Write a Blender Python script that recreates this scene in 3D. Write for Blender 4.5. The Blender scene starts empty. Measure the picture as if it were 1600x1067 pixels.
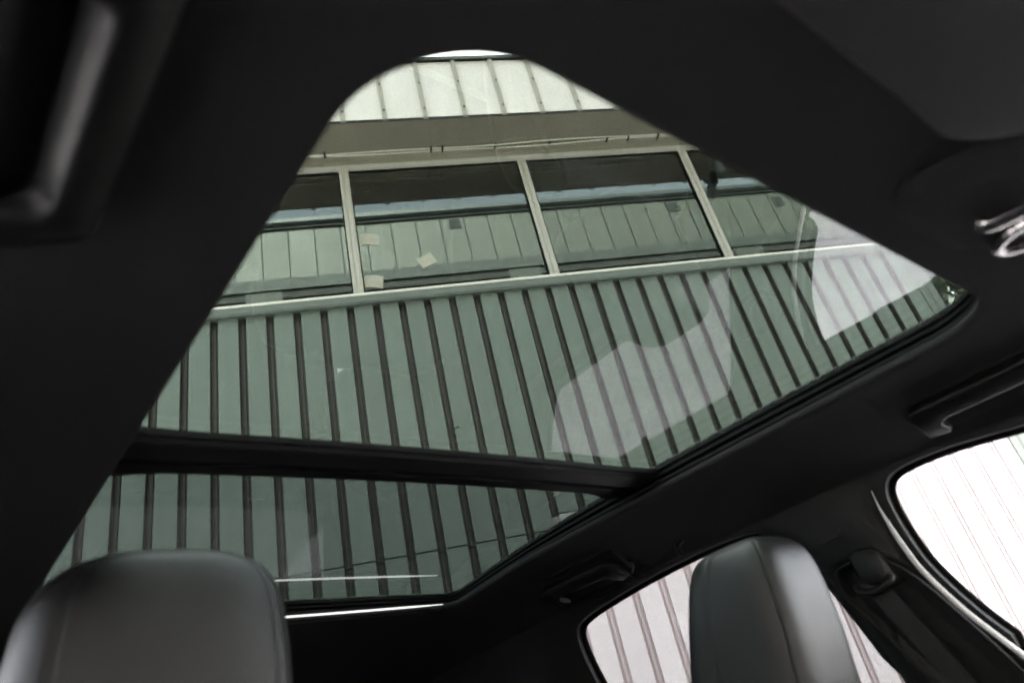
import bpy, bmesh, math, random
from mathutils import Vector, Matrix
random.seed(7)
R = math.radians
SC = bpy.context.scene
COL = SC.collection
GZ = 1.2                      # camera height above the ground

# ------------------------------------------------------------------ camera
F = 1124.7                    # focal length in photo pixels (1600 wide)
_up = Vector((-477.58, -1932.61, F)).normalized()
_H = Vector((5051.9, -593.86, F)); _bx = (_H - _up*_H.dot(_up)).normalized()
_by = _up.cross(_bx)
if _by.z < 0: _by = -_by
YAW = R(30)
def cam2world(d):             # image axes (right, down, forward) -> world axes (car left, car rear, up)
    b = Vector((d.dot(_bx), d.dot(_by), d.dot(_up))); c, s = math.cos(YAW), math.sin(YAW)
    return Vector((b.x*c + b.y*s, -b.x*s + b.y*c, b.z))
rx, uy, bz = cam2world(Vector((1,0,0))), cam2world(Vector((0,-1,0))), -cam2world(Vector((0,0,1)))
cam = bpy.data.cameras.new('camera'); camo = bpy.data.objects.new('camera', cam); COL.objects.link(camo)
camo.matrix_world = Matrix(((rx.x,uy.x,bz.x,0),(rx.y,uy.y,bz.y,0),(rx.z,uy.z,bz.z,GZ),(0,0,0,1)))
cam.sensor_width = 36; cam.lens = 36*F/1600; cam.clip_start = 0.02; cam.clip_end = 500
cam.dof.use_dof = True; cam.dof.focus_distance = 2.9; cam.dof.aperture_fstop = 4.0
SC.camera = camo

# ------------------------------------------------------------------ world, sun, exposure
SUN_EL, SUN_AZ = R(40), R(66)      # azimuth measured in the world's xy plane from +x
w = bpy.data.worlds.new('World'); SC.world = w; w.use_nodes = True
nt = w.node_tree; nt.nodes.clear()
sky = nt.nodes.new('ShaderNodeTexSky'); sky.sky_type = 'NISHITA'; sky.sun_disc = False
sky.sun_elevation = SUN_EL; sky.sun_rotation = R(90) - SUN_AZ; sky.air_density = 1.0; sky.dust_density = 4.0; sky.ozone_density = 1.0
hs = nt.nodes.new('ShaderNodeHueSaturation'); hs.inputs['Saturation'].default_value = 0.30
bg = nt.nodes.new('ShaderNodeBackground'); bg.inputs['Strength'].default_value = 0.15
wo = nt.nodes.new('ShaderNodeOutputWorld')
nt.links.new(sky.outputs[0], hs.inputs['Color']); nt.links.new(hs.outputs[0], bg.inputs['Color']); nt.links.new(bg.outputs[0], wo.inputs['Surface'])
sl = bpy.data.lights.new('sun', 'SUN'); sl.energy = 2.6; sl.angle = R(1.5); sl.color = (1, .97, .93)
so = bpy.data.objects.new('sun', sl); COL.objects.link(so)
sd = Vector((math.cos(SUN_EL)*math.cos(SUN_AZ), math.cos(SUN_EL)*math.sin(SUN_AZ), math.sin(SUN_EL)))
so.rotation_euler = sd.to_track_quat('Z', 'Y').to_euler(); so.location = (0, 0, 30)
vs = SC.view_settings; vs.view_transform = 'Standard'; vs.look = 'None'; vs.gamma = 1; vs.use_curve_mapping = False
vs.exposure = 4.7
SC.render.engine = 'CYCLES'; SC.cycles.use_denoising = True; SC.cycles.denoising_input_passes = 'RGB_ALBEDO'; SC.cycles.denoising_prefilter = 'NONE'; SC.cycles.use_adaptive_sampling = False
SC.cycles.max_bounces = 10; SC.cycles.transparent_max_bounces = 16; SC.cycles.diffuse_bounces = 5; SC.cycles.glossy_bounces = 5
SC.cycles.sample_clamp_indirect = 8

# ------------------------------------------------------------------ materials
MATS = {}
def mat(name, col, rough=.5, metal=0, var=.12, vscale=6, bump=0, bscale=200, spec=.5, sheen=0, coat=0, bdetail=3, stretch=None, piece=0):
    m = bpy.data.materials.new(name); m.use_nodes = True; n = m.node_tree; P = n.nodes['Principled BSDF']
    tc = n.nodes.new('ShaderNodeTexCoord'); oi = n.nodes.new('ShaderNodeObjectInfo')
    sh = n.nodes.new('ShaderNodeVectorMath'); sh.operation = 'MULTIPLY_ADD'; sh.inputs[1].default_value = (41.3, 17.9, 29.7)
    n.links.new(oi.outputs['Random'], sh.inputs[0]); n.links.new(tc.outputs['Object'], sh.inputs[2]); src = sh.outputs[0]
    if stretch:
        mp = n.nodes.new('ShaderNodeMapping'); mp.inputs['Scale'].default_value = stretch
        n.links.new(src, mp.inputs[0]); src2 = mp.outputs[0]
    else: src2 = src
    ns = n.nodes.new('ShaderNodeTexNoise'); ns.inputs['Scale'].default_value = vscale; ns.inputs['Detail'].default_value = 5
    n.links.new(src2, ns.inputs['Vector'])
    rp = n.nodes.new('ShaderNodeValToRGB')
    a, b = [max(0, c*(1-var)) for c in col], [min(1, c*(1+var)) for c in col]
    rp.color_ramp.elements[0].position = .3; rp.color_ramp.elements[1].position = .7
    rp.color_ramp.elements[0].color = (*a, 1); rp.color_ramp.elements[1].color = (*b, 1)
    n.links.new(ns.outputs[0], rp.inputs[0])
    if piece:                                   # alike pieces differ a little in tone
        jr = n.nodes.new('ShaderNodeMapRange'); jr.inputs['To Min'].default_value = 1-piece; jr.inputs['To Max'].default_value = 1+piece
        jm = n.nodes.new('ShaderNodeVectorMath'); jm.operation = 'SCALE'
        n.links.new(oi.outputs['Random'], jr.inputs[0]); n.links.new(rp.outputs[0], jm.inputs[0]); n.links.new(jr.outputs[0], jm.inputs['Scale']); n.links.new(jm.outputs[0], P.inputs['Base Color'])
    else: n.links.new(rp.outputs[0], P.inputs['Base Color'])
    mr = n.nodes.new('ShaderNodeMapRange'); mr.inputs['To Min'].default_value = max(0, rough-.06); mr.inputs['To Max'].default_value = min(1, rough+.06)
    n.links.new(ns.outputs[0], mr.inputs[0]); n.links.new(mr.outputs[0], P.inputs['Roughness'])
    P.inputs['Metallic'].default_value = metal; P.inputs['Specular IOR Level'].default_value = spec
    if sheen: P.inputs['Sheen Weight'].default_value = sheen; P.inputs['Sheen Roughness'].default_value = .5
    if coat: P.inputs['Coat Weight'].default_value = coat
    if bump:
        b2 = n.nodes.new('ShaderNodeTexNoise'); b2.inputs['Scale'].default_value = bscale; b2.inputs['Detail'].default_value = bdetail
        n.links.new(src, b2.inputs['Vector'])
        bp = n.nodes.new('ShaderNodeBump'); bp.inputs['Strength'].default_value = bump; bp.inputs['Distance'].default_value = .002
        n.links.new(b2.outputs[0], bp.inputs['Height']); n.links.new(bp.outputs[0], P.inputs['Normal'])
    MATS[name] = m; return m
def tint_film(name, tint):          # the outer sheet of a laminated pane: body tint only
    m = bpy.data.materials.new(name); m.use_nodes = True; n = m.node_tree; n.nodes.clear()
    o = n.nodes.new('ShaderNodeOutputMaterial'); t = n.nodes.new('ShaderNodeBsdfTransparent'); t.inputs[0].default_value = (*tint, 1)
    n.links.new(t.outputs[0], o.inputs[0]); MATS[name] = m
def glass(name, tint, base=.04, rough=0.0, refl=(1,1,1)):
    # one face of a thin pane: tinted see-through plus Schlick reflection
    m = bpy.data.materials.new(name); m.use_nodes = True; n = m.node_tree; n.nodes.clear()
    o = n.nodes.new('ShaderNodeOutputMaterial'); mx = n.nodes.new('ShaderNodeMixShader')
    t = n.nodes.new('ShaderNodeBsdfTransparent'); g = n.nodes.new('ShaderNodeBsdfGlossy')
    t.inputs[0].default_value = (*[math.sqrt(c) for c in tint], 1); g.inputs[0].default_value = (*refl, 1); g.inputs['Roughness'].default_value = rough
    lw = n.nodes.new('ShaderNodeLayerWeight'); lw.inputs['Blend'].default_value = .5
    p = n.nodes.new('ShaderNodeMath'); p.operation = 'POWER'; p.inputs[1].default_value = 5
    q = n.nodes.new('ShaderNodeMath'); q.operation = 'MULTIPLY_ADD'; q.inputs[1].default_value = 1-base; q.inputs[2].default_value = base
    n.links.new(lw.outputs['Facing'], p.inputs[0]); n.links.new(p.outputs[0], q.inputs[0]); n.links.new(q.outputs[0], mx.inputs[0])
    n.links.new(t.outputs[0], mx.inputs[1]); n.links.new(g.outputs[0], mx.inputs[2]); n.links.new(mx.outputs[0], o.inputs[0])
    MATS[name] = m; return m, g
mat('panel_paint', (.178,.214,.190),   .42, var=.065, vscale=4, bump=.25, bscale=3.5, spec=.4, stretch=(2.2,1,.22), piece=.06)
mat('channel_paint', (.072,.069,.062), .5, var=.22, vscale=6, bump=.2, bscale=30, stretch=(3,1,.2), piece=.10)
mat('lower_overexposed', (.50,.495,.495), .45, var=.05, vscale=1.3, bump=.2, bscale=2.2, spec=.4, stretch=(1,1,.35))  # blown-out brightness of the lower right wall put into a paler colour
mat('lower_channel_overexposed', (.36,.325,.325), .5, var=.12, vscale=3, stretch=(1,1,.3))  # its channels, paled by the same overexposure put into the colour
mat('fascia_white', (.885,.835,.79), .45, var=.05, vscale=2.5, bump=.2, bscale=3, stretch=(1.5,1,.4), piece=.03)
mat('fascia_rib', (.42,.40,.34), .45, var=.07, vscale=4)
mat('aluminium', (.52,.50,.445), .4, metal=.0, var=.08, vscale=5, stretch=(1,1,.2))
mat('sill_metal', (.16,.185,.165), .4, var=.1, vscale=4, bump=.1, bscale=20)
mat('sill_edge', (.86,.83,.77), .35, var=.05, vscale=5)
mat('soffit_board', (.22,.20,.155), .6, var=.10, vscale=1.6, bump=.2, bscale=40)
mat('soffit_batten', (.30,.275,.21), .6, var=.12, vscale=5, stretch=(.3,3,3))
mat('dark_gap', (.02,.02,.02), .8)
mat('cable_sheath', (.72,.69,.6), .5)
mat('screw_metal', (.018,.017,.016), .45, metal=0)
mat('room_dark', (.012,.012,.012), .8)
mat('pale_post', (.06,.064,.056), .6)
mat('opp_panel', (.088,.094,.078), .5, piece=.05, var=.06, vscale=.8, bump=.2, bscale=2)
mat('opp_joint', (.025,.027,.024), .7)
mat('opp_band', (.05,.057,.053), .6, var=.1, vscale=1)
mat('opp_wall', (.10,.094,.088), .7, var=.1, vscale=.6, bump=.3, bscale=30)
mat('gutter_grey', (.05,.06,.06), .45)
mat('concrete', (.38,.365,.36), .9, var=.12, vscale=3, bump=.5, bscale=120)
mat('bark', (.08,.06,.045), .9, var=.3, vscale=20, bump=.5, bscale=60)
mat('leaf', (.10,.125,.085), .6, var=.45, vscale=2.5)
mat('headliner_felt', (.025,.0243,.0246), .95, var=.06, vscale=300, bump=.35, bscale=1500, spec=.12)
mat('visor_vinyl', (.022,.0216,.0216), .75, var=.06, vscale=30, bump=.3, bscale=900, spec=.25)
mat('trim_plastic', (.0105,.0105,.011), .5, var=.1, vscale=80, bump=.25, bscale=1200, spec=.3)
mat('handle_plastic', (.008,.0075,.0075), .42, var=.08, vscale=80, spec=.25)
mat('rubber', (.004,.004,.004), .7, spec=.08)
mat('frame_black', (.005,.005,.0053), .55, spec=.15)
mat('bar_face', (.014,.0135,.014), .5, spec=.25)
mat('leather', (.0092,.0093,.0098), .43, var=.12, vscale=25, bump=.4, bscale=420, spec=.46, bdetail=5)
mat('webbing', (.014,.014,.0145), .7, var=.2, vscale=300, bump=.4, bscale=600)
mat('chrome', (.42,.40,.40), .20, metal=1, var=.03)
mat('lit_silver_trim', (.80,.80,.82), .35, metal=.1, var=.05)  # silver pillar edge, the outside light it catches put into the colour
mat('dark_lens', (.12,.11,.11), .15, spec=.6)
mat('carpet', (.02,.02,.02), .95)
mat('car_paint', (.02,.02,.022), .25, coat=.6)
mat('fleck', (.8,.8,.78), .7)
glass('sunroof_glass', (.99,.99,.99), base=.14)
tint_film('tint_front', (.176,.204,.184))
tint_film('tint_rear', (.098,.118,.110))
glass('window_glass', (.93,.94,.94), base=.03)
glass('privacy_glass', (.30,.297,.30), base=.012)
glass('tailgate_glass', (.06,.06,.06))
_, g = glass('coated_glass', (.25,.27,.25), base=.17, refl=(.92,.97,.94))
m = MATS['coated_glass']; n = m.node_tree           # slightly wavy panes
tc = n.nodes.new('ShaderNodeTexCoord'); ns = n.nodes.new('ShaderNodeTexNoise'); ns.inputs['Scale'].default_value = .8; ns.inputs['Detail'].default_value = 1
bp = n.nodes.new('ShaderNodeBump'); bp.inputs['Strength'].default_value = .06; bp.inputs['Distance'].default_value = .006
n.links.new(tc.outputs['Object'], ns.inputs[0]); n.links.new(ns.outputs[0], bp.inputs['Height']); n.links.new(bp.outputs[0], g.inputs['Normal'])
def emis(name, col, s):
    m = bpy.data.materials.new(name); m.use_nodes = True; P = m.node_tree.nodes['Principled BSDF']
    P.inputs['Emission Color'].default_value = (*col, 1); P.inputs['Emission Strength'].default_value = s; MATS[name] = m
emis('strip_glow', (1, .99, .97), .05)
def paper_mat():
    m = mat('paper', (.52,.51,.43), .8, var=.03); n = m.node_tree; P = n.nodes['Principled BSDF']
    old = P.inputs['Base Color'].links[0].from_socket
    tc = n.nodes.new('ShaderNodeTexCoord'); br = n.nodes.new('ShaderNodeTexBrick')     # faint rows of print
    br.inputs['Scale'].default_value = 26; br.inputs['Mortar Size'].default_value = .03; br.inputs['Color1'].default_value = (.36,.34,.28,1); br.inputs['Color2'].default_value = (.53,.51,.43,1); br.inputs['Mortar'].default_value = (.55,.53,.45,1)
    br.inputs['Brick Width'].default_value = .9; br.inputs['Row Height'].default_value = .22
    mp = n.nodes.new('ShaderNodeMapping'); mp.inputs['Rotation'].default_value = (R(90),0,0)
    n.links.new(tc.outputs['Object'], mp.inputs[0]); n.links.new(mp.outputs[0], br.inputs[0])
    mx = n.nodes.new('ShaderNodeMix'); mx.data_type = 'RGBA'; mx.inputs[0].default_value = .75
    n.links.new(old, mx.inputs[6]); n.links.new(br.outputs[0], mx.inputs[7]); n.links.new(mx.outputs[2], P.inputs['Base Color'])
paper_mat()

# ------------------------------------------------------------------ helpers
ROOTLOC = {}
def me(name, v, f, smooth=False):
    m = bpy.data.meshes.new(name); m.from_pydata([tuple(p) for p in v], [], f); m.update()
    bm = bmesh.new(); bm.from_mesh(m); bmesh.ops.recalc_face_normals(bm, faces=bm.faces); bm.to_mesh(m); bm.free()
    if smooth: m.shade_smooth()
    return m
def obj(name, mesh, mname, parent=None, loc=None):
    o = bpy.data.objects.new(name, mesh); COL.objects.link(o)
    if mname and len(mesh.materials) == 0: mesh.materials.append(MATS[mname])
    o.parent = parent
    if loc is not None: o.location = loc
    elif parent is not None and parent.name in ROOTLOC: o.location = -ROOTLOC[parent.name]
    return o
def tag(o, label=None, cat=None, group=None, kind=None):
    for k, x in (('label', label), ('category', cat), ('group', group), ('kind', kind)):
        if x: o[k] = x
    return o
def root(name, loc, label, cat, rz=0):
    o = bpy.data.objects.new(name, None); COL.objects.link(o); o.location = loc; o.rotation_euler.z = rz; o.empty_display_size = .3
    return tag(o, label, cat)
BOXF = [(0,1,3,2),(4,6,7,5),(0,4,5,1),(2,3,7,6),(0,2,6,4),(1,5,7,3)]
def boxv(x0,x1,y0,y1,z0,z1): return [(x,y,z) for x in (x0,x1) for y in (y0,y1) for z in (z0,z1)]
def box(name, b, mname, parent, bevel=0):
    m = me(name, boxv(*b), BOXF)
    if bevel:
        bm = bmesh.new(); bm.from_mesh(m); bmesh.ops.bevel(bm, geom=bm.edges[:], offset=bevel, segments=2, affect='EDGES', profile=.5); bm.to_mesh(m); bm.free()
    return obj(name, m, mname, parent)
def prism(prof, axis, a, b):          # closed profile swept along an axis ('x' profile=(y,z), 'z' profile=(x,y), 'y' profile=(x,z))
    def P(p, t): return (t,p[0],p[1]) if axis == 'x' else (p[0],p[1],t) if axis == 'z' else (p[0],t,p[1])
    n = len(prof); v = [P(p,a) for p in prof]+[P(p,b) for p in prof]
    f = [(i,(i+1)%n,n+(i+1)%n,n+i) for i in range(n)]+[tuple(range(n)),tuple(range(n,2*n))]
    return v, f
def merge(L):
    v, f = [], []
    for a, b in L:
        k = len(v); v += list(a); f += [tuple(i+k for i in q) for q in b]
    return v, f
def grid(rows, closed=False, flip=False):
    nr, nc = len(rows), len(rows[0]); v = [p for r in rows for p in r]
    f = []
    for i in range(nr-1):
        for j in range(nc if closed else nc-1):
            k = (j+1)%nc; f.append((i*nc+j, i*nc+k, (i+1)*nc+k, (i+1)*nc+j))
    return v, f
def tube(path, r, seg=10, r2=None, cap=True, closed=False, upv=(0,0,1), taper=None):
    path = [Vector(p) for p in path]; rows = []; n = len(path); upv = Vector(upv)
    for i, p in enumerate(path):
        if closed: t = path[(i+1)%n]-path[i-1]
        else: t = path[min(i+1,n-1)]-path[max(i-1,0)]
        t.normalize(); s = t.cross(upv)
        if s.length < 1e-4: s = t.cross(Vector((1,0,0)))
        s.normalize(); u = s.cross(t)
        q = taper(i/(n-1)) if taper else 1
        rows.append([p + s*math.cos(2*math.pi*k/seg)*r*q + u*math.sin(2*math.pi*k/seg)*(r2 or r)*q for k in range(seg)])
    if closed: rows.append(rows[0])
    v, f = grid(rows, True)
    if cap and not closed: f += [tuple(range(seg)), tuple(range((n-1)*seg, n*seg))]
    return v, f
def smooth_path(P, k=6, closed=False):
    P = [Vector(p) for p in P]; n = len(P); out = []
    for i in range(n if closed else n-1):
        g = (lambda j: P[j%n]) if closed else (lambda j: P[max(0,min(n-1,j))])
        p0,p1,p2,p3 = g(i-1),g(i),g(i+1),g(i+2)
        for s in range(k):
            t = s/k; out.append(.5*((2*p1)+(p2-p0)*t+(2*p0-5*p1+4*p2-p3)*t*t+(3*p1-p0-3*p2+p3)*t**3))
    if not closed: out.append(P[-1])
    return out
def sstep(a, b, x):
    t = max(0, min(1, (x-a)/(b-a))); return t*t*(3-2*t)
def interp(T, x):
    if x <= T[0][0]: return T[0][1]
    for (a,p),(b,q) in zip(T, T[1:]):
        if x <= b: return p+(q-p)*(x-a)/(b-a)
    return T[-1][1]

# ================================================================== GROUND
v, f = grid([[(x*60, y*60, 0) for x in (-1,1)] for y in (-1,1)])
tag(obj('ground', me('ground', v, f), 'concrete'), kind='structure', label='pale concrete yard around the car')

# ================================================================== MAIN BUILDING (local x along the wall, y into it, z up from the ground)
D = 5.5
def bpt(x, y, z=0):            # building frame (camera foot = origin) -> world
    c, s = math.cos(-YAW), math.sin(-YAW); return Vector((x*c - y*s, x*s + y*c, z))
BX = 2.0
B = root('ribbed_building', bpt(BX, D), 'grey green ribbed metal building with a window band, seen through the sunroof', 'building', -YAW)
def bo(name, vf, mname, parent=B, smooth=False):
    m = me(name, [(p[0]-BX if parent is B else p[0], p[1], p[2]) for p in vf[0]], vf[1], smooth); return obj(name, m, mname, parent, (0,0,0))
def bbox(name, b, mname): return bo(name, (boxv(*b), BOXF), mname)
PIT = .04218*D; RE0 = -.159*D; CH = .066           # cladding pitch, right edge of one channel, channel width
XL, XR = -5.2, 5.80
SEAM, ZTOP, SILL, WTOP, SOF, FTOP = 2.668, 4.985, 5.061, 6.678, 6.725, 7.617
OV = .0976*D
k0 = int((XL-RE0)//PIT)+1
pw = PIT-CH
DEP = .052
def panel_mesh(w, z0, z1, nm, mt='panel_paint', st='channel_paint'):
    prof = [(-.006,DEP),(0.0,.004),(.004,0),(w-.004,0),(w,.004),(w+.006,DEP)]
    rows = [[(x-w/2, y, z) for x, y in prof] for z in (z0, (z0+z1)/2, z1)]
    v, f = grid(rows); v = list(v)
    n = len(prof); f += [tuple(range(n)), tuple(range(len(v)-n, len(v)))]
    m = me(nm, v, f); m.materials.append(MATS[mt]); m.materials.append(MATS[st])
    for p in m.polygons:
        if abs(p.normal.x) > .9: p.material_index = 1  # shade on the side faces put into colour: they take the channel tone
    return m
mu, ml, mb = panel_mesh(pw, SEAM+.004, ZTOP, 'cladding_panel'), panel_mesh(pw, .05, SEAM-.005, 'cladding_panel'), panel_mesh(pw, .05, SEAM+.112, 'cladding_panel', 'lower_overexposed', 'lower_channel_overexposed')
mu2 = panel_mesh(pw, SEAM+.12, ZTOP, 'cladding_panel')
def chan_mesh(z0, z1, y, mt='channel_paint'):
    prof = [(-CH/2-.004,.066),(-CH/2-.004,.050),(-.013,.050),(-.010,.040),(.010,.040),(.013,.050),(CH/2+.004,.050),(CH/2+.004,.066)]
    v, f = prism([(a, b+y) for a, b in prof], 'z', z0, z1); m = me('channel', v, f); m.materials.append(MATS[mt]); return m
cu, cl, cb_ = chan_mesh(SEAM-.010, ZTOP, 0), chan_mesh(.05, SEAM-.019, .002), chan_mesh(.05, SEAM+.10, -.028, 'lower_channel_overexposed')
cu2 = chan_mesh(SEAM+.108, ZTOP, 0)
rr = random.Random(3)
k = k0
while True:
    xr = RE0 + k*PIT                                  # right edge of channel = left edge of panel
    if xr + pw > XR: break
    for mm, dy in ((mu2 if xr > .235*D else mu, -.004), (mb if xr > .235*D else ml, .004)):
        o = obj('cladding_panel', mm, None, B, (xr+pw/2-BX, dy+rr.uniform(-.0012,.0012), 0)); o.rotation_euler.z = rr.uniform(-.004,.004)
    for mm in ((cu2, cb_) if xr > .235*D else (cu, cl)): obj('channel', mm, None, B, (xr-CH/2-BX, 0, 0))
    k += 1
XE = RE0 + k*PIT - CH
# corner flashing at the right end
bo('corner_flashing', prism([(XE,.03),(XE,-.012),(XE+.075,-.012),(XE+.085,-.002),(XE+.095,-.002),(XE+.105,-.012),(XE+.18,-.012),(XE+.18,.4),(XE+.17,.4),(XE+.17,.03)], 'z', .05, SOF), 'sill_metal')
XC = XE+.17
bbox('wall_core', (XL,XC-.01,.070,.19,.02,4.97), 'dark_gap')
bbox('end_wall', (XC-.05,XC,.19,6,.02,SOF), 'opp_wall')
bbox('plinth', (XL,XC-.02,-.012,.049,0,.048), 'opp_wall')
# screws on the channels above the lap joint
L = []
k = k0
while RE0+k*PIT < XR:
    x, z = RE0+k*PIT-CH/2, 2.787
    for (r1, y0, y1) in ((.019,.041,.036),(.012,.036,.028)):
        ring = lambda y: [(x+r1*math.cos(a*math.pi/4), y, z+r1*math.sin(a*math.pi/4)) for a in range(8)]
        vv, ff = grid([ring(y0), ring(y1)], True); ff.append(tuple(range(8,16))); L.append((vv, ff))
    k += 1
tag(bo('screw_row', merge(L), 'screw_metal'), kind='stuff')
# sill flashing in lengths
xs = [XL, -3.1, -1.15, .41, 3.20, 4.9, XC+.02]
for a, b in zip(xs, xs[1:]):
    bo('sill_flashing', prism([(.06,5.03),(-.060,5.03),(-.064,5.024),(-.064,4.968),(-.050,4.950),(-.044,4.950),(-.044,4.962),(.04,4.962),(.06,4.98)], 'x', a+.001, b-.001), 'sill_metal')
    bo('sill_edge', prism([(.06,5.031),(-.030,5.031),(-.066,5.031),(-.068,5.036),(-.068,5.056),(-.060,5.061),(.06,5.061)], 'x', a+.001, b-.001), 'sill_edge')
# mullions, head frame, panes
MP = 1.8785; M0 = .1155
mus = [M0 + i*MP for i in range(-3, 4)]
mprof = [(-.048,.075),(-.048,.005),(-.044,0),(-.014,0),(-.012,.006),(-.006,.006),(-.004,-.012),(.030,-.012),(.033,-.006),(.033,.002),(.046,.002),(.048,.006),(.048,.075)]
for x in mus:
    if x > XR: continue
    bo('mullion', prism([(x+a, b) for a, b in mprof], 'z', 5.061, 6.655), 'aluminium')
bo('head_frame', prism([(.08,6.652),(-.006,6.652),(-.006,6.664),(-.018,6.666),(-.018,6.684),(-.010,6.686),(-.010,6.704),(.08,6.704)], 'x', XL, XC), 'aluminium')
edges = mus + [XC-.02]
pane = None
for a, b in zip(edges, edges[1:]):
    if a > XR: continue
    b = min(b, XC-.03)
    bbox('window_pane', (a+.047, b-.047 if b < XC-.1 else b, .040, .046, 5.05, 6.66), 'coated_glass')
    for z0, z1 in ((5.062,5.082),(6.635,6.651)):
        bbox('glazing_bead', (a+.049, b-.049, .028, .039, z0, z1), 'rubber')
    for xg in (a+.049, min(b-.060, XC-.08)): bbox('glazing_bead', (xg, xg+.011, .020, .039, 5.083, 6.634), 'rubber')
# dark room behind the panes
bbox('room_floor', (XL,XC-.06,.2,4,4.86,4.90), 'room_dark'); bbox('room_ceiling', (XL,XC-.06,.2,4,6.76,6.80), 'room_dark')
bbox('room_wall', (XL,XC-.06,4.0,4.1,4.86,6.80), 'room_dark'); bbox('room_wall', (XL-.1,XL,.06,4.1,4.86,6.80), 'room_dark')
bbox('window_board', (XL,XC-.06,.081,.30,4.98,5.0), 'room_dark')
# soffit boards, battens
x = XL; j = 2.31 - 2.9*3
xb = [XL] + [j+i*2.9 for i in range(0, 5) if XL+.3 < j+i*2.9 < XC+.3] + [XC+.45]
for a, b in zip(xb, xb[1:]):
    bbox('soffit_board', (a+.002,b-.002,-OV,-.135,SOF,SOF+.018), 'soffit_board')
    bo('soffit_batten', prism([(-.133,SOF+.018),(-.133,SOF-.004),(-.122,SOF-.010),(-.080,SOF-.010),(-.078,SOF-.004),(-.070,SOF-.004),(-.068,SOF-.016),(-.012,SOF-.018),(.05,SOF-.018),(.05,SOF+.018)], 'x', a+.002, b-.002), 'soffit_batten')
bbox('soffit_edge', (XL,XC+.45,-OV-.004,-OV-.001,SOF-.001,SOF+.05), 'dark_gap')
# fascia: flat sheets, proud ribs, cap
FP = .0808*.9024*D; FX0 = .113*.9024*D
sm = me('fascia_panel', *[q for q in (boxv(-FP/2+.018,FP/2-.018,-OV-.008,-OV-.005,SOF+.030,FTOP-.05), BOXF)]); sm.materials.append(MATS['fascia_white'])
rv, rf = prism([(-.026,-OV-.005),(-.020,-OV-.036),(-.016,-OV-.040),(.016,-OV-.040),(.020,-OV-.036),(.026,-OV-.005)], 'z', SOF+.004, FTOP-.062)
rm = me('fascia_rib', rv, rf); rm.materials.append(MATS['fascia_rib'])
L = []
i = int((XL-FX0)/FP)
while FX0+i*FP < XC+.4:
    x = FX0+i*FP
    obj('fascia_rib', rm, None, B, (x-BX,0,0)); o = obj('fascia_panel', sm, None, B, (x+FP/2-BX,0,0))
    for z in (1.2+1.219*.9024*D-.03, 1.2+1.1425*.9024*D-.025):
        for (r1,y0,y1) in ((.013,-OV-.040,-OV-.044),(.007,-OV-.044,-OV-.050)):
            ring = [[(x+r1*math.cos(a*math.pi/4), y, z+r1*math.sin(a*math.pi/4)) for a in range(8)] for y in (y0,y1)]
            vv, ff = grid(ring, True); ff.append(tuple(range(8,16))); L.append((vv, ff))
    i += 1
tag(bo('screw_row', merge(L), 'screw_metal'), kind='stuff')
bbox('fascia_backing', (XL,XC+.45,-OV-.003,-OV+.02,SOF+.052,FTOP-.01), 'dark_gap')
bo('roof_cap', prism([(-OV-.050,FTOP-.055),(-OV-.054,FTOP-.050),(-OV-.054,FTOP-.022),(-OV-.046,FTOP-.018),(-OV-.046,FTOP),(-OV+.25,FTOP+.02),(-OV+.25,FTOP-.009),(-OV-.044,FTOP-.009)], 'x', XL, XC+.46), 'sill_metal')
bbox('roof_deck', (XL,XC+.44,-OV+.26,6,FTOP-.35,FTOP-.30), 'opp_band')
bbox('eaves_end', (XC+.45,XC+.47,-OV-.05,6,SOF,FTOP-.06), 'fascia_white')
# rainwater pipe under the eaves near the right end
px = .70*1.098*D
bo('rain_pipe', tube(smooth_path([(px+.28,-OV-.07,SOF+.30),(px+.28,-OV-.07,SOF-.12),(px+.26,-OV-.05,SOF-.20),(px-.02,-.08,SOF-.36),(px-.05,-.06,SOF-.50)], 5), .045, 10), 'gutter_grey', smooth=True)

# cables along the soffit
def cable(off, ph, lab):
    P = []
    for i in range(80):
        x = XL + (XC+.3-XL)*i/79
        P.append((x-BX, -.150+off+.016*math.sin(x*1.35+ph)+.006*math.sin(x*3.7+ph*2), SOF-.012+.006*math.sin(x*2.1+ph)))
    o = obj('cable', me('cable', *tube(smooth_path(P,2), .0075, 8), True), 'cable_sheath'); o.location = B.location; o.rotation_euler.z = -YAW
    tag(o, lab, 'cable', 'cables clipped under the soffit'); return o
cable(.012, 0, 'pale cable nearer the wall, clipped along the soffit above the windows')
cable(-.022, 1.1, 'pale cable farther from the wall, running under the soffit above the windows')
for x in (-.05, 1.02, 1.14, 1.70, 2.30, 2.95, 3.20, 3.55):
    bbox('cable_clip', (x-.008,x+.008,-.185,-.118,SOF-.022,SOF-.0005), 'rubber')

# notices stuck to the inside of the window
def notice(cx, cz, wd, ht, tilt, bend, lab):
    n_ = 8; rows = []
    for zz in (-ht/2, ht/2):
        rows.append([((i/n_-.5)*wd, 0, zz - bend*((i/n_-.5)*2)**2) for i in range(n_+1)])
    rows2 = [[(p[0], .002, p[2]) for p in r] for r in rows]
    v1, f1 = grid(rows); v2, f2 = grid(rows2); o = obj('paper_notice', me('paper_notice', *merge([(v1,f1),(v2,f2)])), 'paper')
    o.location = bpt(cx, D+.040-.004, cz); o.rotation_euler = (0, tilt, -YAW); return tag(o, lab, 'notice')
notice(.050*D, 1.2+.828*D, .190, .135, R(7), .012, 'cream printed notice on the window, uppermost of the two beside the post')
notice(.1435*D, 1.2+.770*D, .165, .13, R(-24), .0, 'small cream printed notice stuck askew on the window, away from the post')
notice(.047*D, 1.2+.7365*D, .185, .14, R(9), .014, 'cream printed notice low on the window beside the post, just above the sill')

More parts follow.
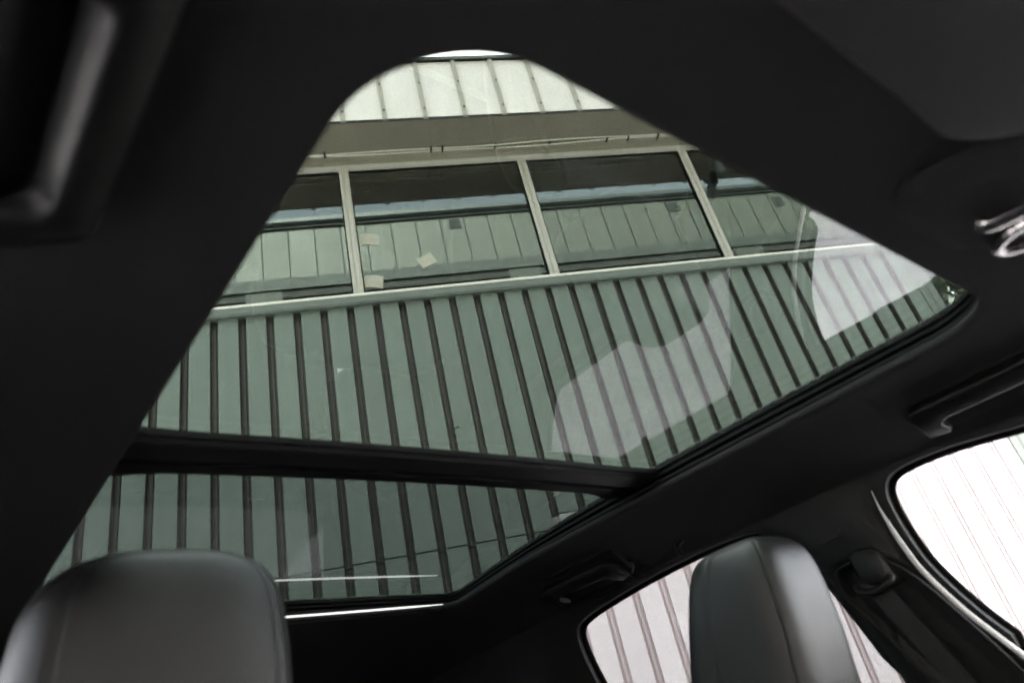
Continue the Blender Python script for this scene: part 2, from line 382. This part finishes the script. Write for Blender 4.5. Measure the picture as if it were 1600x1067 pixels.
# ================================================================== OPPOSITE BUILDING (mirrored in the window band)
DV = D + 9.0; OY = D - 9.0
OX = 4.0
O = root('panelled_building', bpt(OX, OY), 'pale green panelled building mirrored in the window band of the ribbed building', 'building', -YAW)
def oz(r): return 1.2 + r*DV
def obox(name, b, mname):       # local x along, y negative = away from the main wall
    v = boxv(b[0]-OX, b[1]-OX, *b[2:]); return obj(name, me(name, v, BOXF), mname, O, (0,0,0))
OXL, OXR = -9.5, 21.5
op = .0443*DV
pmv = me('facade_panel', boxv(-op/2+.016, op/2-.016, -.03, 0, oz(.758), oz(.862)), BOXF); pmv.materials.append(MATS['opp_panel'])
i = 0; x0 = .401*DV + op/2
for i in range(-24, 25):
    x = x0+i*op
    if OXL < x-op/2 and x+op/2 < OXR: obj('facade_panel', pmv, None, O, (x-OX, rr.uniform(-.004,.004), 0))
obox('panel_backing', (OXL,OXR,-.3,-.031,oz(.72),oz(.866)), 'opp_joint')
obox('lower_band', (OXL,OXR,-.06,.03,oz(.735),oz(.7575)), 'opp_band')
obox('eaves_board', (OXL,OXR,-.3,.06,oz(.8625),oz(.867)), 'opp_joint')
v, f = prism([(-.3,oz(.8672)),(.10,oz(.8672)),(.16,oz(.871)),(.16,oz(.879)),(.145,oz(.879)),(.13,oz(.872)),(-.3,oz(.878))], 'x', OXL-OX, OXR-OX)
obj('gutter', me('gutter', v, f), 'gutter_grey', O, (0,0,0))
for xv, zr in ((.635,.846),(.206,.847),(.862,.837),(-.22,.845)):
    fr = obox('vent', (xv*DV-.17,xv*DV+.17,0.006,.03,oz(zr)-.17,oz(zr)+.17), 'opp_band'); fr2 = me('louvre', boxv(xv*DV-.13-OX,xv*DV+.13-OX,.031,.036,oz(zr)-.13,oz(zr)+.13), BOXF); obj('louvre', fr2, 'opp_joint', fr, (0,0,0))
obox('glazing_band', (OXL,OXR,-.25,-.1,oz(.66),oz(.7348)), 'dark_lens')
for xr_ in range(-1, 4):
    xp = (-.131+.442*xr_)*DV
    if OXL < xp < OXR: obox('post', (xp-.42,xp+.42,-.099,-.01,oz(.662),oz(.7345)), 'pale_post')
obox('lower_wall', (OXL,OXR,-.3,0,.0,oz(.66)), 'opp_wall')
for zz in (3.2, 6.2):
    for i in range(9):
        xa = OXL+1.2+i*3.4; wn = obox('window', (xa,xa+1.8,.001,.02,zz-.8,zz+.8), 'aluminium'); obj('pane', me('pane', boxv(xa+.08-OX,xa+1.72-OX,.021,.026,zz-.72,zz+.72), BOXF), 'dark_lens', wn, (0,0,0))

# ================================================================== TREE beyond the building's end
def tree(loc, h, lab):
    T = root('tree', loc, lab, 'tree'); rg = random.Random(11)
    L = []; tips = []
    L.append(tube([(0,0,-.1),(.05,0,h*.25),(0,.08,h*.5),(.05,0,h*.8)], .14, 9)); 
    for i in range(22):
        a = i*2.4; z = h*(.28+.62*i/22); l = h*.36*(1-.55*abs(z/h-.5)*1.4); up_ = rg.uniform(.15,.45)
        p = [(0,0,z),(l*.5*math.cos(a),l*.5*math.sin(a),z+l*up_*.5),(l*math.cos(a+.2),l*math.sin(a+.2),z+l*up_)]
        L.append(tube(p, .035, 6)); tips.append((Vector(p[2]), l*.42)); tips.append((Vector(p[1]), l*.32))
    tips.append((Vector((0,0,h*.95)), h*.14))
    obj('trunk', me('trunk', *merge(L), True), 'bark', T, (0,0,0))
    V, Fc = [], []
    for c, r in tips:
        for _ in range(420):
            d = Vector((rg.gauss(0,1),rg.gauss(0,1),rg.gauss(0,.75))); d = d.normalized()*r*rg.uniform(.25,1)**.6; p = c+d
            a = Vector((rg.gauss(0,1),rg.gauss(0,1),rg.gauss(0,1))).normalized(); b = a.cross(Vector((rg.gauss(0,1),rg.gauss(0,1),rg.gauss(0,1)))).normalized(); s = rg.uniform(.08,.14)
            k = len(V); V += [p-a*s, p+b*s*.45, p+a*s, p-b*s*.45]; Fc.append((k,k+1,k+2,k+3))
    obj('crown', me('crown', V, Fc), 'leaf', T, (0,0,0)); return T
tree(bpt(10.0, 8.6), 8.2, 'leafy tree just past the right end of the ribbed building')

# ================================================================== CAR
XM = .6035                                   # car centre line (camera sits by the right-hand door)
CR = root('car', Vector((XM, 1.0, 0)), 'black car interior with a panoramic sunroof seen from the driver side', 'car')
ROOTLOC['car'] = Vector((XM, 1.0, 0))
def z0(v): return [(p[0], p[1], p[2]+GZ) for p in v]
def part(name, vf, mname, parent=CR, smooth=True):
    o = obj(name, me(name, z0(vf[0]), vf[1], smooth), mname, parent, None if parent is CR else (0,0,0)); return o
def auto_smooth(o, ang=35):
    m = o.data; m.shade_smooth(); m.set_sharp_from_angle(angle=R(ang)) if hasattr(m, 'set_sharp_from_angle') else None
def part_s(name, vf, mname, parent=CR, ang=35):
    o = part(name, vf, mname, parent); auto_smooth(o, ang); return o
def mirx(vf): return ([(2*XM-p[0], p[1], p[2]) for p in vf[0]], vf[1])
LIPX0, LIPX1, LIPY0, LIPY1, LIPR = .163, 1.044, .181, 1.478, .095
def zlip(y): return .355 - .016*sstep(1.15, 1.5, y)
def zglass(x, y): return .404 + .006*(1-((x-XM)/.45)**2) - (.008*((.85-y)/.65)**2 if y < .85 else .033*((y-.85)/.65)**2)
def rring(x0, x1, y0, y1, r, nc=14, ns=22, r2=None):      # rounded rectangle with a fixed point count
    pts = []
    r2 = r if r2 is None else r2; rs = (r, r2, r2, r)
    cs = [((x1-r,y0+r),-90),((x1-r2,y1-r2),0),((x0+r2,y1-r2),90),((x0+r,y0+r),180)]
    for q, ((cx,cy),a0) in enumerate(cs):
        rq, rn = rs[q], rs[(q+1)%4]
        for i in range(nc+1):
            a = R(a0+90*i/nc); pts.append((cx+rq*math.cos(a), cy+rq*math.sin(a)))
        (nx,ny),na = cs[(q+1)%4]; e = (nx+rn*math.cos(R(na)), ny+rn*math.sin(R(na))); s = pts[-1]
        for i in range(1, ns): pts.append((s[0]+(e[0]-s[0])*i/ns, s[1]+(e[1]-s[1])*i/ns))
    return pts
def off(o, r=None): return rring(LIPX0-o, LIPX1+o, LIPY0-o, LIPY1+o, max(.02, LIPR+o) if r is None else r, r2=max(.012,.022+o*.5))
# headliner
OX0, OX1, OY0, OY1 = 2*XM-1.292, 1.292, -.14, 2.05
def outer_z(x, y):
    return .280 + .02*sstep(.30,.0,abs(x-XM)-.35)*(1 if y < .2 or y > 1.7 else 0) - .03*sstep(1.4,2.05,y) - .02*sstep(.25,-.14,y)*sstep(.3,.6,abs(x-XM))
rows = []
for o, dz in ((.012,.016),(.004,.012),(.0005,.006),(.001,.0015),(.006,-.0015),(.014,-.002)):
    rows.append([(x,y,zlip(y)+dz) for x,y in off(o)])
inner = off(.014); outer = rring(OX0, OX1, OY0, OY1, .012)
NS = 16
for i in range(1, NS+1):
    s = i/NS; row = []
    for (xa,ya),(xb,yb) in zip(inner, outer):
        x, y = xa+(xb-xa)*s, ya+(yb-ya)*s
        za, zb = zlip(ya)-.002, outer_z(xb, yb)
        dr = s**2.1 + .05*math.sin(s*math.pi)*(1 if abs(xb-XM) > .6 else 0)
        row.append((x, y, za+(zb-za)*dr))
    rows.append(row)
hl = part('headliner', grid(rows, True), 'headliner_felt')
# roof skin above (keeps the light out) and the black sunroof frame
rows = [[(x,y,zglass(x,y)+.0055) for x,y in off(.022)], [(x,y,zglass(x,y)+.012) for x,y in off(.034)]]
for i in range(1, 9):
    s = i/8; row = []
    for (xa,ya),(xb,yb) in zip(off(.034), rring(OX0-.05,OX1+.05,OY0-.05,OY1+.12,.012)):
        za = zglass(xa,ya)+.012; row.append((xa+(xb-xa)*s, ya+(yb-ya)*s, za+(outer_z(xb,yb)+.03-za)*s**2.2))
    rows.append(row)
part('roof_skin', grid(rows, True), 'car_paint')
rows = []
for o, fz in ((.011,.30),(.006,.34),(.006,.44),(.010,.47),(.024,.48),(.024,.60),(.012,.64),(.012,.70),(.022,.74),(.022,.86),(.016,.90),(.016,.985),(.050,.985),(.050,.30)):
    rows.append([(x,y,zlip(y)+(zglass(x,y)-zlip(y))*fz) for x,y in off(o)])
part_s('sunroof_frame', grid(rows, True), 'frame_black', ang=30)
# glass panes
def pane_mesh(ya, yb, x0=LIPX0-.046, x1=LIPX1+.046, th=.004):
    nx, ny = 24, 24
    a = [[(x0+(x1-x0)*i/nx, ya+(yb-ya)*j/ny, 0) for i in range(nx+1)] for j in range(ny+1)]
    lo = [[(p[0],p[1],zglass(p[0],p[1])) for p in r] for r in a]; hi = [[(p[0],p[1],zglass(p[0],p[1])+th) for p in r] for r in a]
    return merge([grid(lo), grid(hi)])
def orient(o, film):      # lower sheet faces down, upper sheet faces up
    m = o.data; bm = bmesh.new(); bm.from_mesh(m); bm.faces.ensure_lookup_table(); h = len(bm.faces)//2
    for i, fc in enumerate(bm.faces):
        if (fc.normal.z > 0) == (i < h): fc.normal_flip()
        fc.material_index = 0 if i < h else 1
    m.materials.append(MATS[film]); bm.to_mesh(m); bm.free(); m.shade_smooth()
g1 = part('sunroof_glass', pane_mesh(LIPY0-.04, .852), 'sunroof_glass'); orient(g1, 'tint_front')
g2 = part('sunroof_glass', pane_mesh(.858, LIPY1+.075), 'sunroof_glass'); orient(g2, 'tint_rear')
g1['label'] = 'green tinted front sunroof pane'; g2['label'] = 'darker green tinted rear sunroof pane'
# crossbar between the panes
def barloft(prof, xa, xb, n=30):
    rows = []
    for i in range(n+1):
        x = xa+(xb-xa)*i/n; flare = .018*sstep(.36,.46,abs(x-XM)); rows.append([(x, y+(flare if y > .87 else -flare*.4 if y < .81 else 0), zglass(x,.85)+dz) for y, dz in prof])
    v, f = grid(rows, True); n_ = len(prof); f += [tuple(range(n_)), tuple(range(n*n_, (n+1)*n_))]
    return v, f
cb = part_s('crossbar', barloft([(.800,-.002),(.800,-.010),(.806,-.015),(.838,-.021),(.842,-.020),(.842,-.012),(.862,-.012),(.864,-.018),(.880,-.018),(.884,-.013),(.900,-.013),(.904,-.009),(.904,-.002)], LIPX0-.02, LIPX1+.022), 'frame_black', ang=25)
part_s('cover_strip', barloft([(.802,-.0105),(.803,-.0125),(.807,-.0172),(.838,-.0228),(.840,-.0225),(.840,-.0212),(.838,-.0212),(.806,-.0152)], LIPX0-.018, LIPX1+.02), 'bar_face', cb)
# thin bright line along the rear edge of the opening, built as a glowing strip
P = [(x, LIPY1-.010-.012*((x-XM)/.4)**2, zlip(1.47)+.0035) for x in [XM-.395+.79*i/30 for i in range(31)]]
part('glow_strip', tube(P, .0024, 8, .0019, taper=lambda t: .35+.65*sstep(0,.12,t)*sstep(1,.88,t)), 'strip_glow')['label'] = 'thin white glowing line along the rear edge of the sunroof'
part('rear_lip', tube([(p[0], p[1]+.014, p[2]-.004) for p in P], .010, 10, .007), 'trim_plastic')

# side walls of the cabin with the window openings
def XW(z): return 1.300 + (.25-z)*.25
REARW = [(.668,-.055),(.672,.02),(.695,.13),(.716,.215),(.737,.255),(.775,.275),(.87,.283),(.97,.281),(1.08,.275),(1.19,.265),(1.290,.252),(1.338,.232),(1.350,.18),(1.340,.09),(1.315,.0),(1.285,-.045),(1.24,-.055),(.95,-.062)]
FRONTW = [(.420,-.065),(.462,.003),(.490,.057),(.514,.124),(.521,.173),(.521,.222),(.514,.256),(.494,.275),(.455,.281),(.384,.279),(.293,.268),(.15,.248),(.0,.205),(-.17,.155),(-.36,.08),(-.5,.01),(-.585,-.045),(-.56,-.066),(-.1,-.072)]
def outline(P, k=4): return [(p.x,p.y) for p in smooth_path([(a,b,0) for a,b in P], k, True)]
RW, FW = outline(REARW), outline(FRONTW)
def side_panel():
    bm = bmesh.new(); ed = []
    top = [(-.85,-.16),(-.62,-.035),(-.36,.12),(-.15,.205),(.0,.245),(.2,.276),(.4,.288),(.6,.290),(1.2,.290),(1.7,.270),(2.1,.25),(2.25,.2),(2.25,-.12),(-.85,-.18)]
    for loop in (top, RW, FW):
        vs_ = [bm.verts.new((0,a,b)) for a, b in loop]
        ed += [bm.edges.new((vs_[i], vs_[(i+1)%len(vs_)])) for i in range(len(vs_))]
    bmesh.ops.triangle_fill(bm, use_beauty=True, use_dissolve=False, edges=ed)
    # drop faces that fill the holes
    def inside(P, y, z):
        c = False; n = len(P)
        for i in range(n):
            (y1,z1),(y2,z2) = P[i],P[i-1]
            if (z1 > z) != (z2 > z) and y < (y2-y1)*(z-z1)/(z2-z1)+y1: c = not c
        return c
    dead = [f for f in bm.faces if any(inside(P, f.calc_center_median().y, f.calc_center_median().z) for P in (RW, FW))]
    bmesh.ops.delete(bm, geom=dead, context='FACES')
    r = bmesh.ops.extrude_face_region(bm, geom=bm.faces[:])
    for v in r['geom']:
        if isinstance(v, bmesh.types.BMVert): v.co.x = .030
    V = [(XW(v.co.z)-.018+v.co.x, v.co.y, v.co.z) for v in bm.verts]; bm.verts.index_update()
    Fc = [tuple(v.index for v in f.verts) for f in bm.faces]; bm.free(); return V, Fc
SP = side_panel()
def wpane(P): 
    V = []; n = len(P)
    for dx in (0,.004): V += [(XW(z)+.012+dx, y, z) for y, z in P]
    return V, [tuple(range(n)), tuple(range(n,2*n))]
def grow(P, d):
    cy = sum(p[0] for p in P)/len(P); cz = sum(p[1] for p in P)/len(P); out = []; n = len(P)
    for i in range(n):
        ty, tz = P[(i+1)%n][0]-P[i-1][0], P[(i+1)%n][1]-P[i-1][1]; l = math.hypot(ty,tz) or 1; ny, nz = tz/l, -ty/l
        if ny*(P[i][0]-cy)+nz*(P[i][1]-cz) < 0: ny, nz = -ny, -nz
        out.append((P[i][0]+ny*d, P[i][1]+nz*d))
    return out
def silver_path():      # runs down the rear edge of the front window
    pts = [(.532,.262),(.5355,.235),(.5355,.205),(.534,.172),(.527,.122),(.503,.055),(.475,.0),(.432,-.08)]
    return smooth_path([(XW(z)-.026, y, z) for y, z in pts], 6)
def hpt(y, v, d, zt):       # point on the side of the headliner: v runs down towards the window, d stands off into the cabin
    return (1.166+.74*v-.66*d, y, zt-.67*v-.74*d)
def grab_handle(y0, y1, zt):
    # flat C-shaped strap: bar on top, feet folded down towards the window
    def corner(c, r, a0, a1, n=6): return [(c[0]+r*math.cos(R(a0+(a1-a0)*i/n)), c[1]+r*math.sin(R(a0+(a1-a0)*i/n))) for i in range(n+1)]
    P = corner((y1-.016,.016),.016,-90,0)+[(y1+.002,.066),(y1-.028,.072),(y1-.034,.066)]+corner((y1-.046,.046),.012,0,-90)
    Q = [(y0+y1-a, b) for a, b in reversed(P)]
    prof = P+Q
    rows = []
    cy, cv = (y0+y1)/2, .03
    for ins, d in ((.0,.008),(.0,.023),(.0015,.0265),(.004,.028)):
        row = []; n = len(prof)
        for i,(a,b) in enumerate(prof):
            ty, tz = prof[(i+1)%n][0]-prof[i-1][0], prof[(i+1)%n][1]-prof[i-1][1]; l = math.hypot(ty,tz) or 1
            row.append(hpt(a-tz/l*ins, b+ty/l*ins, d-(.020*sstep(.035,.07,b)), zt))
        rows.append(row)
    v, f = grid(rows, True); n = len(prof); f.append(tuple(range(len(v)-n,len(v)))); f.append(tuple(range(n))); return v, f
def handle_base(y0, y1, zt):
    rows = []; ring = rring(-.012, .080, y0-.022, y1+.018, .018, 6, 6); cy = (y0+y1)/2
    for s_, d in ((.80,-.014),(.80,-.002),(.78,.0005),(.70,.0005),(.6,.0005)):
        rows.append([hpt(cy+(y-cy)*(1-(1-s_)*.3), .029+(v_-.029)*s_, d, zt) for v_, y in ring])
    v, f = grid(rows, True); n_ = len(ring); f.append(tuple(range(4*n_, 5*n_))); return v, f
for side in (0, 1):
    M = mirx if side else (lambda q: q)
    lab = 'right' if side else 'left'
    wl = part('side_trim', M(SP), 'trim_plastic', smooth=False)
    for P, gl in ((FW,'window_glass'),(RW,'privacy_glass')):
        wo_ = part('side_window', M(wpane(grow(P,.006))), gl, smooth=False)
        part('window_seal', M(tube([(XW(z)+.004, y, z) for y, z in P], .0085, 8, .007, closed=True, upv=(1,0,0))), 'rubber', wo_)
    part('pillar_edge_trim', M(tube(silver_path(), .0048, 8, .004, upv=(1,0,0), taper=lambda t: .15+.85*sstep(.0,.45,t))), 'lit_silver_trim')
    for y0, y1, zt in ((.175,.385,.337),(1.06,1.29,.330)):
        gb = part_s('grab_handle', M(grab_handle(y0,y1,zt)), 'handle_plastic', ang=40)
        part_s('handle_base', M(handle_base(y0,y1,zt)), 'trim_plastic', gb, ang=40)
    # centre pillar trim with a sunken belt recess
    rows = []; NZ, NU = 90, 48
    for i in range(NZ+1):
        z = .285 - .62*i/NZ
        yf = interp([(-.4,.37),(-.08,.441),(.003,.483),(.057,.511),(.124,.534),(.173,.541),(.222,.542),(.262,.531),(.30,.51)], z) 
        yr = interp([(-.4,.60),(-.055,.655),(.02,.662),(.13,.686),(.205,.708),(.24,.728),(.262,.765),(.30,.80)], z)
        row = []
        for j in range(NU+1):
            u = j/NU; y = yf+(yr-yf)*u
            b = 1-abs(2*u-1)**4
            ry = .508+ (z-.02)*.42; du = (y-ry-.05)/.062; dv = (z-.035)/.128      # sunken belt recess, leaning with the pillar
            msk = sstep(1.10, .93, (abs(du)**3.2+abs(dv)**4)**(1/3.4))
            x = XW(z) - .016 - .026*b*(1-.4*sstep(.2,.285,z)) + .022*msk
            row.append((x, y, z))
        rows.append(row)
    bp_ = part_s('centre_pillar', M(grid(rows)), 'trim_plastic', ang=50)
    rim = []
    for q in range(64):
        t = 2*math.pi*q/64; c, s_ = math.cos(t), math.sin(t)
        z = .035+.132*math.copysign(abs(s_)**.5, s_); y = .558+(z-.02)*.42+.064*math.copysign(abs(c)**.6, c); rim.append((XW(z)-.0415, y, z))
    part('recess_rim', M(tube(rim, .0030, 6, closed=True, upv=(1,0,0))), 'trim_plastic', bp_)
    # belt: anchor cover, guide and webbing
    A = Vector((XW(.15)-.062, .590, .150))
    ring = lambda s, dx: [(A.x+dx, A.y+s*(.026*math.copysign(abs(math.cos(t))**.6, math.cos(t)))+.010*math.sin(t)*s, A.z+s*.034*math.copysign(abs(math.sin(t))**.6, math.sin(t))) for t in [2*math.pi*q/24 for q in range(24)]]
    v, f = grid([ring(1,.045),ring(1.0,.012),ring(.94,.003),ring(.75,-.003),ring(.35,-.005)], True); f.append(tuple(range(96,120)))
    belt = part_s('seat_belt', M((v,f)), 'trim_plastic', ang=45)
    slot = [(A.x-.001,A.y-.030,A.z-.024),(A.x-.010,A.y-.024,A.z-.034),(A.x-.011,A.y+.006,A.z-.040),(A.x-.008,A.y+.028,A.z-.032),(A.x,A.y+.032,A.z-.022)]
    part('belt_guide', M(tube(smooth_path(slot,5), .0065, 8, upv=(1,0,0))), 'handle_plastic', belt)
    rows = []
    for i in range(25):
        t = i/24; c = Vector((A.x-.004+.012*t, A.y+.002-.105*t, A.z-.030-.28*t)); tw = .12*math.sin(t*2.5)
        rows.append([c + Vector((.006*tw*q*4, .0235*q, .010*q)) for q in (-1,-.92,-.3,.3,.92,1)])
    back = [[p+Vector((.0016,0,0)) for p in r] for r in rows]
    part('webbing', M(merge([grid(rows), grid(back)])), 'webbing', belt)
    # small airbag tag plate above the belt
    part_s('trim_plug', M((boxv(XW(.22)-.0430, XW(.22)-.036, .612, .650, .212, .226), BOXF)), 'trim_plastic', bp_, ang=20)
    # coat hook between the windows
    part('coat_hook', M(tube(smooth_path([(1.215,.905,.305),(1.198,.905,.296),(1.192,.905,.284),(1.200,.905,.278)],4), .006, 8)), 'trim_plastic')
    # door lower trim and outer skin
    part('door_trim', M((boxv(1.33,1.45,-.85,2.25,-1.0,-.085), BOXF)), 'trim_plastic', smooth=False)
    # windscreen pillar
    part('windscreen_pillar', M(tube(smooth_path([(1.21,-.10,.265),(1.25,-.35,.13),(1.29,-.62,-.03),(1.33,-.95,-.22)],5), .045, 10, .03)), 'headliner_felt')

# windscreen, dashboard, floor, rear end
def sheet(pts): 
    v = list(pts)+[(p[0],p[1]+.003,p[2]+.004) for p in pts]; n = len(pts); return v, [tuple(range(n)), tuple(range(n,2*n))]
part('windscreen', sheet([(XM-.60,-.15,.285),(XM+.60,-.15,.285),(XM+.70,-1.0,-.24),(XM-.70,-1.0,-.24)]), 'window_glass', smooth=False)
part_s('dashboard', prism([(-1.1,-.9),(-1.1,-.25),(-.95,-.26),(-.72,-.29),(-.62,-.34),(-.58,-.45),(-.66,-.6),(-.66,-.9)], 'x', XM-.72, XM+.72), 'trim_plastic', ang=30)
part('cabin_floor', (boxv(XM-.75,XM+.75,-1.1,2.5,-1.03,-1.0), BOXF), 'carpet', smooth=False)
part('tailgate_trim', prism([(2.0,.262),(2.05,.235),(2.16,.10),(2.20,.05),(2.24,.05),(2.16,.20),(2.10,.275)], 'x', XM-.82, XM+.82), 'headliner_felt', smooth=False)
part('tailgate_window', sheet([(XM-.66,2.215,.055),(XM+.66,2.215,.055),(XM+.66,2.45,-.25),(XM-.66,2.45,-.25)]), 'tailgate_glass', smooth=False)
part('tailgate_panel', (boxv(XM-.75,XM+.75,2.45,2.5,-1.0,-.25), BOXF), 'trim_plastic', smooth=False)

for q in (-1, 1):
    xa, xb = sorted((XM+q*.655, XM+q*.84))
    part('rear_pillar', prism([(1.98,.27),(2.30,.22),(2.60,-.10),(2.60,-.30),(2.18,-.30),(2.05,.05)], 'x', xa, xb), 'headliner_felt', smooth=False)
# front seats
WTAB = [(0,.026),(.002,.046),(.006,.065),(.012,.080),(.020,.092),(.034,.103),(.055,.111),(.1,.117),(.16,.121),(.22,.124),(.30,.124)]
FTAB = [(0,.572),(.002,.556),(.006,.544),(.012,.535),(.022,.527),(.04,.521),(.07,.518),(.11,.518),(.16,.521),(.22,.528),(.30,.545)]
RTAB = [(0,.626),(.002,.644),(.006,.656),(.012,.665),(.022,.673),(.04,.682),(.07,.695),(.11,.711),(.16,.729),(.22,.747),(.30,.75)]
def headrest(xc, dy, zt, ws=1.0, ex=4.6):
    rows = []; N = 168
    dzs = [0,.0007,.002,.0038,.006,.009,.012,.017,.022,.03,.04,.052,.066,.082,.10,.12,.14,.16,.18,.20,.22,.24,.255,.268,.276]
    for dz in dzs:
        hw = interp(WTAB,dz)*ws; yf = interp(FTAB,dz)+dy; yr = interp(RTAB,dz)+dy
        if dz > .24: hw *= 1-.25*((dz-.24)/.036)**2; e = (dz-.24)/.036; yf += .03*e*e; yr -= .03*e*e
        yc, hd = (yf+yr)/2, (yr-yf)/2; row = []
        for j in range(N):
            t = 2*math.pi*j/N; c, s = math.cos(t), math.sin(t); e = 2/(ex if s < 0 else ex*.78)
            sx = math.copysign(abs(c)**e, c); sy = math.copysign(abs(s)**e, s)
            k = 1.0
            for t0 in (R(-133),R(-47)):               # seams at the edge of the face panel
                d = (t-t0+math.pi)%(2*math.pi)-math.pi; k -= .022*math.exp(-(d/.035)**2)*sstep(.003,.02,dz)
            for t0 in (R(173.4),R(6.6)):               # fainter seams along the sides
                d = (t-t0+math.pi)%(2*math.pi)-math.pi; k -= .030*math.exp(-(d/.03)**2)*sstep(.003,.02,dz)
            row.append((xc+hw*sx*k, yc+hd*sy*k, zt-dz))
        rows.append(row)
    v, f = grid(rows, True); f.append(tuple(range(N))); f.append(tuple(range(len(v)-N, len(v)))); return v, f
def backrest(xc, dy, zt, hwid=.24):
    rows = []; N = 48
    for i in range(15):
        u = i/14; z = zt - .29 - .62*u; a = hwid*(1-.25*math.exp(-u*14)); y = .63+dy - .02*u - .16*u*u + .02; d = .07+.02*u
        if i == 0: a *= .8; d *= .5
        row = []
        for j in range(N):
            t = 2*math.pi*j/N; c, s = math.cos(t), math.sin(t)
            bol = .045*abs(c)**4 if s < 0 else 0
            row.append((xc+a*math.copysign(abs(c)**.55,c), y+d*math.copysign(abs(s)**.7,s)-bol, z))
        rows.append(row)
    v, f = grid(rows, True); f.append(tuple(range(N))); f.append(tuple(range(len(v)-N,len(v)))); return v, f
def seat(xc, dy, zt, ws, lab, ex=4.6):
    s = part_s('seat', backrest(xc,dy,zt), 'leather', ang=60); s['label'] = lab
    part_s('headrest', headrest(xc,dy,zt,ws,ex), 'leather', s, ang=60)
    for q in (-.05,.05): part('headrest_post', tube([(xc+q,.62+dy,zt-.25),(xc+q,.625+dy,zt-.34)], .007, 8), 'chrome', s)
    part_s('cushion', (lambda v: v)(prism([(.02+dy,zt-.93),(0.0+dy,zt-.84),(.05+dy,zt-.79),(.5+dy,zt-.83),(.55+dy,zt-.93)], 'x', xc-.25, xc+.25)), 'leather', s, ang=30)
    part_s('seat_base', (boxv(xc-.2,xc+.2,.05+dy,.5+dy,-.999,zt-.932), BOXF), 'trim_plastic', s, ang=30)
seat(XM-.398, .192, .249, 1.07, 'driver seat, its headrest nearest the camera', 2.9)
seat(XM+.415, .054, .212, .75, 'passenger seat by the far windows')
# rear bench
rb = part_s('rear_bench', merge([backrest(XM+.34, .92, .10, .30), backrest(XM-.34, .92, .10, .30), prism([(1.05,-.80),(1.02,-.72),(1.1,-.68),(1.5,-.72),(1.5,-.80)], 'x', XM-.65, XM+.65), (boxv(XM-.62,XM+.62,1.08,1.48,-.999,-.802), BOXF)]), 'leather', ang=60)
for q in (-.36,.36): part_s('headrest', headrest(XM+q, .95, .125, 1.05), 'leather', rb, ang=60)

# sun visor, overhead console with its lamp
def plate(ring, prof):
    rows = []; cx = sum(p[0] for p in ring)/len(ring); cy = sum(p[1] for p in ring)/len(ring)
    for ins, dz in prof:
        row = []
        for (x,y) in ring:
            dx, dy = x-cx, y-cy; l = max(1e-6, math.hypot(dx,dy)); row.append((x-dx/l*ins, y-dy/l*ins, dz(x,y)))
        rows.append(row)
    v, f = grid(rows, True); n_ = len(ring); f += [tuple(range(n_)), tuple(range(len(v)-n_,len(v)))]; return v, f
def zh(y): return interp([(-.15,.268),(0,.318),(.1,.345),(.2,.353)], y)
for xa, xb in ((XM-.50,XM-.02),(XM+.24,XM+.56)):
    rg_ = rring(xa, xb, -.135, .064, .055, 10, 12)
    vz = part_s('sun_visor', plate(rg_, [(.02,lambda x,y: zh(y)-.004),(.003,lambda x,y: zh(y)-.008),(0,lambda x,y: zh(y)-.014),(.003,lambda x,y: zh(y)-.020),(.012,lambda x,y: zh(y)-.024),(.03,lambda x,y: zh(y)-.025)]), 'visor_vinyl', ang=60)
rg_ = rring(XM+.02, XM+.22, -.06, .135, .05, 10, 10)
oc = part_s('overhead_console', plate(rg_, [(-.012,lambda x,y: zh(y)+.004),(0,lambda x,y: zh(y)-.003),(.006,lambda x,y: zh(y)-.010),(.02,lambda x,y: zh(y)-.013),(.05,lambda x,y: zh(y)-.013)]), 'headliner_felt', ang=60)
Lz = zh(.1)-.014
part_s('reading_lamp', tube(smooth_path([(.733,.103,Lz+.004),(.734,.100,Lz-.003),(.738,.085,Lz-.005),(.748,.05,Lz-.004),(.756,.015,Lz-.006)],4), .0095, 12, .006), 'chrome', oc)
part_s('lamp_ring', tube([(.797+.026*math.cos(t), .074+.038*math.sin(t), Lz-.003) for t in [2*math.pi*q/28 for q in range(28)]], .0058, 10, closed=True), 'chrome', oc)
part_s('lamp_lens', ([(.797+.023*math.cos(2*math.pi*q/24), .074+.035*math.sin(2*math.pi*q/24), Lz) for q in range(24)], [tuple(range(24))]), 'dark_lens', oc)
# two specks of dirt on the front pane
for i, (x, y, a) in enumerate(((.58,.742,.3),(.595,.772,.1))):
    z = zglass(x,y)+.0052; pts = [(x+.0028*math.cos(t)*math.cos(a)-.0012*math.sin(t)*math.sin(a), y+.006*math.sin(t)*.7, z) for t in [2*math.pi*q/9 for q in range(9)]]
    part('dirt_speck', (pts, [tuple(range(9))]), 'fleck', smooth=False)
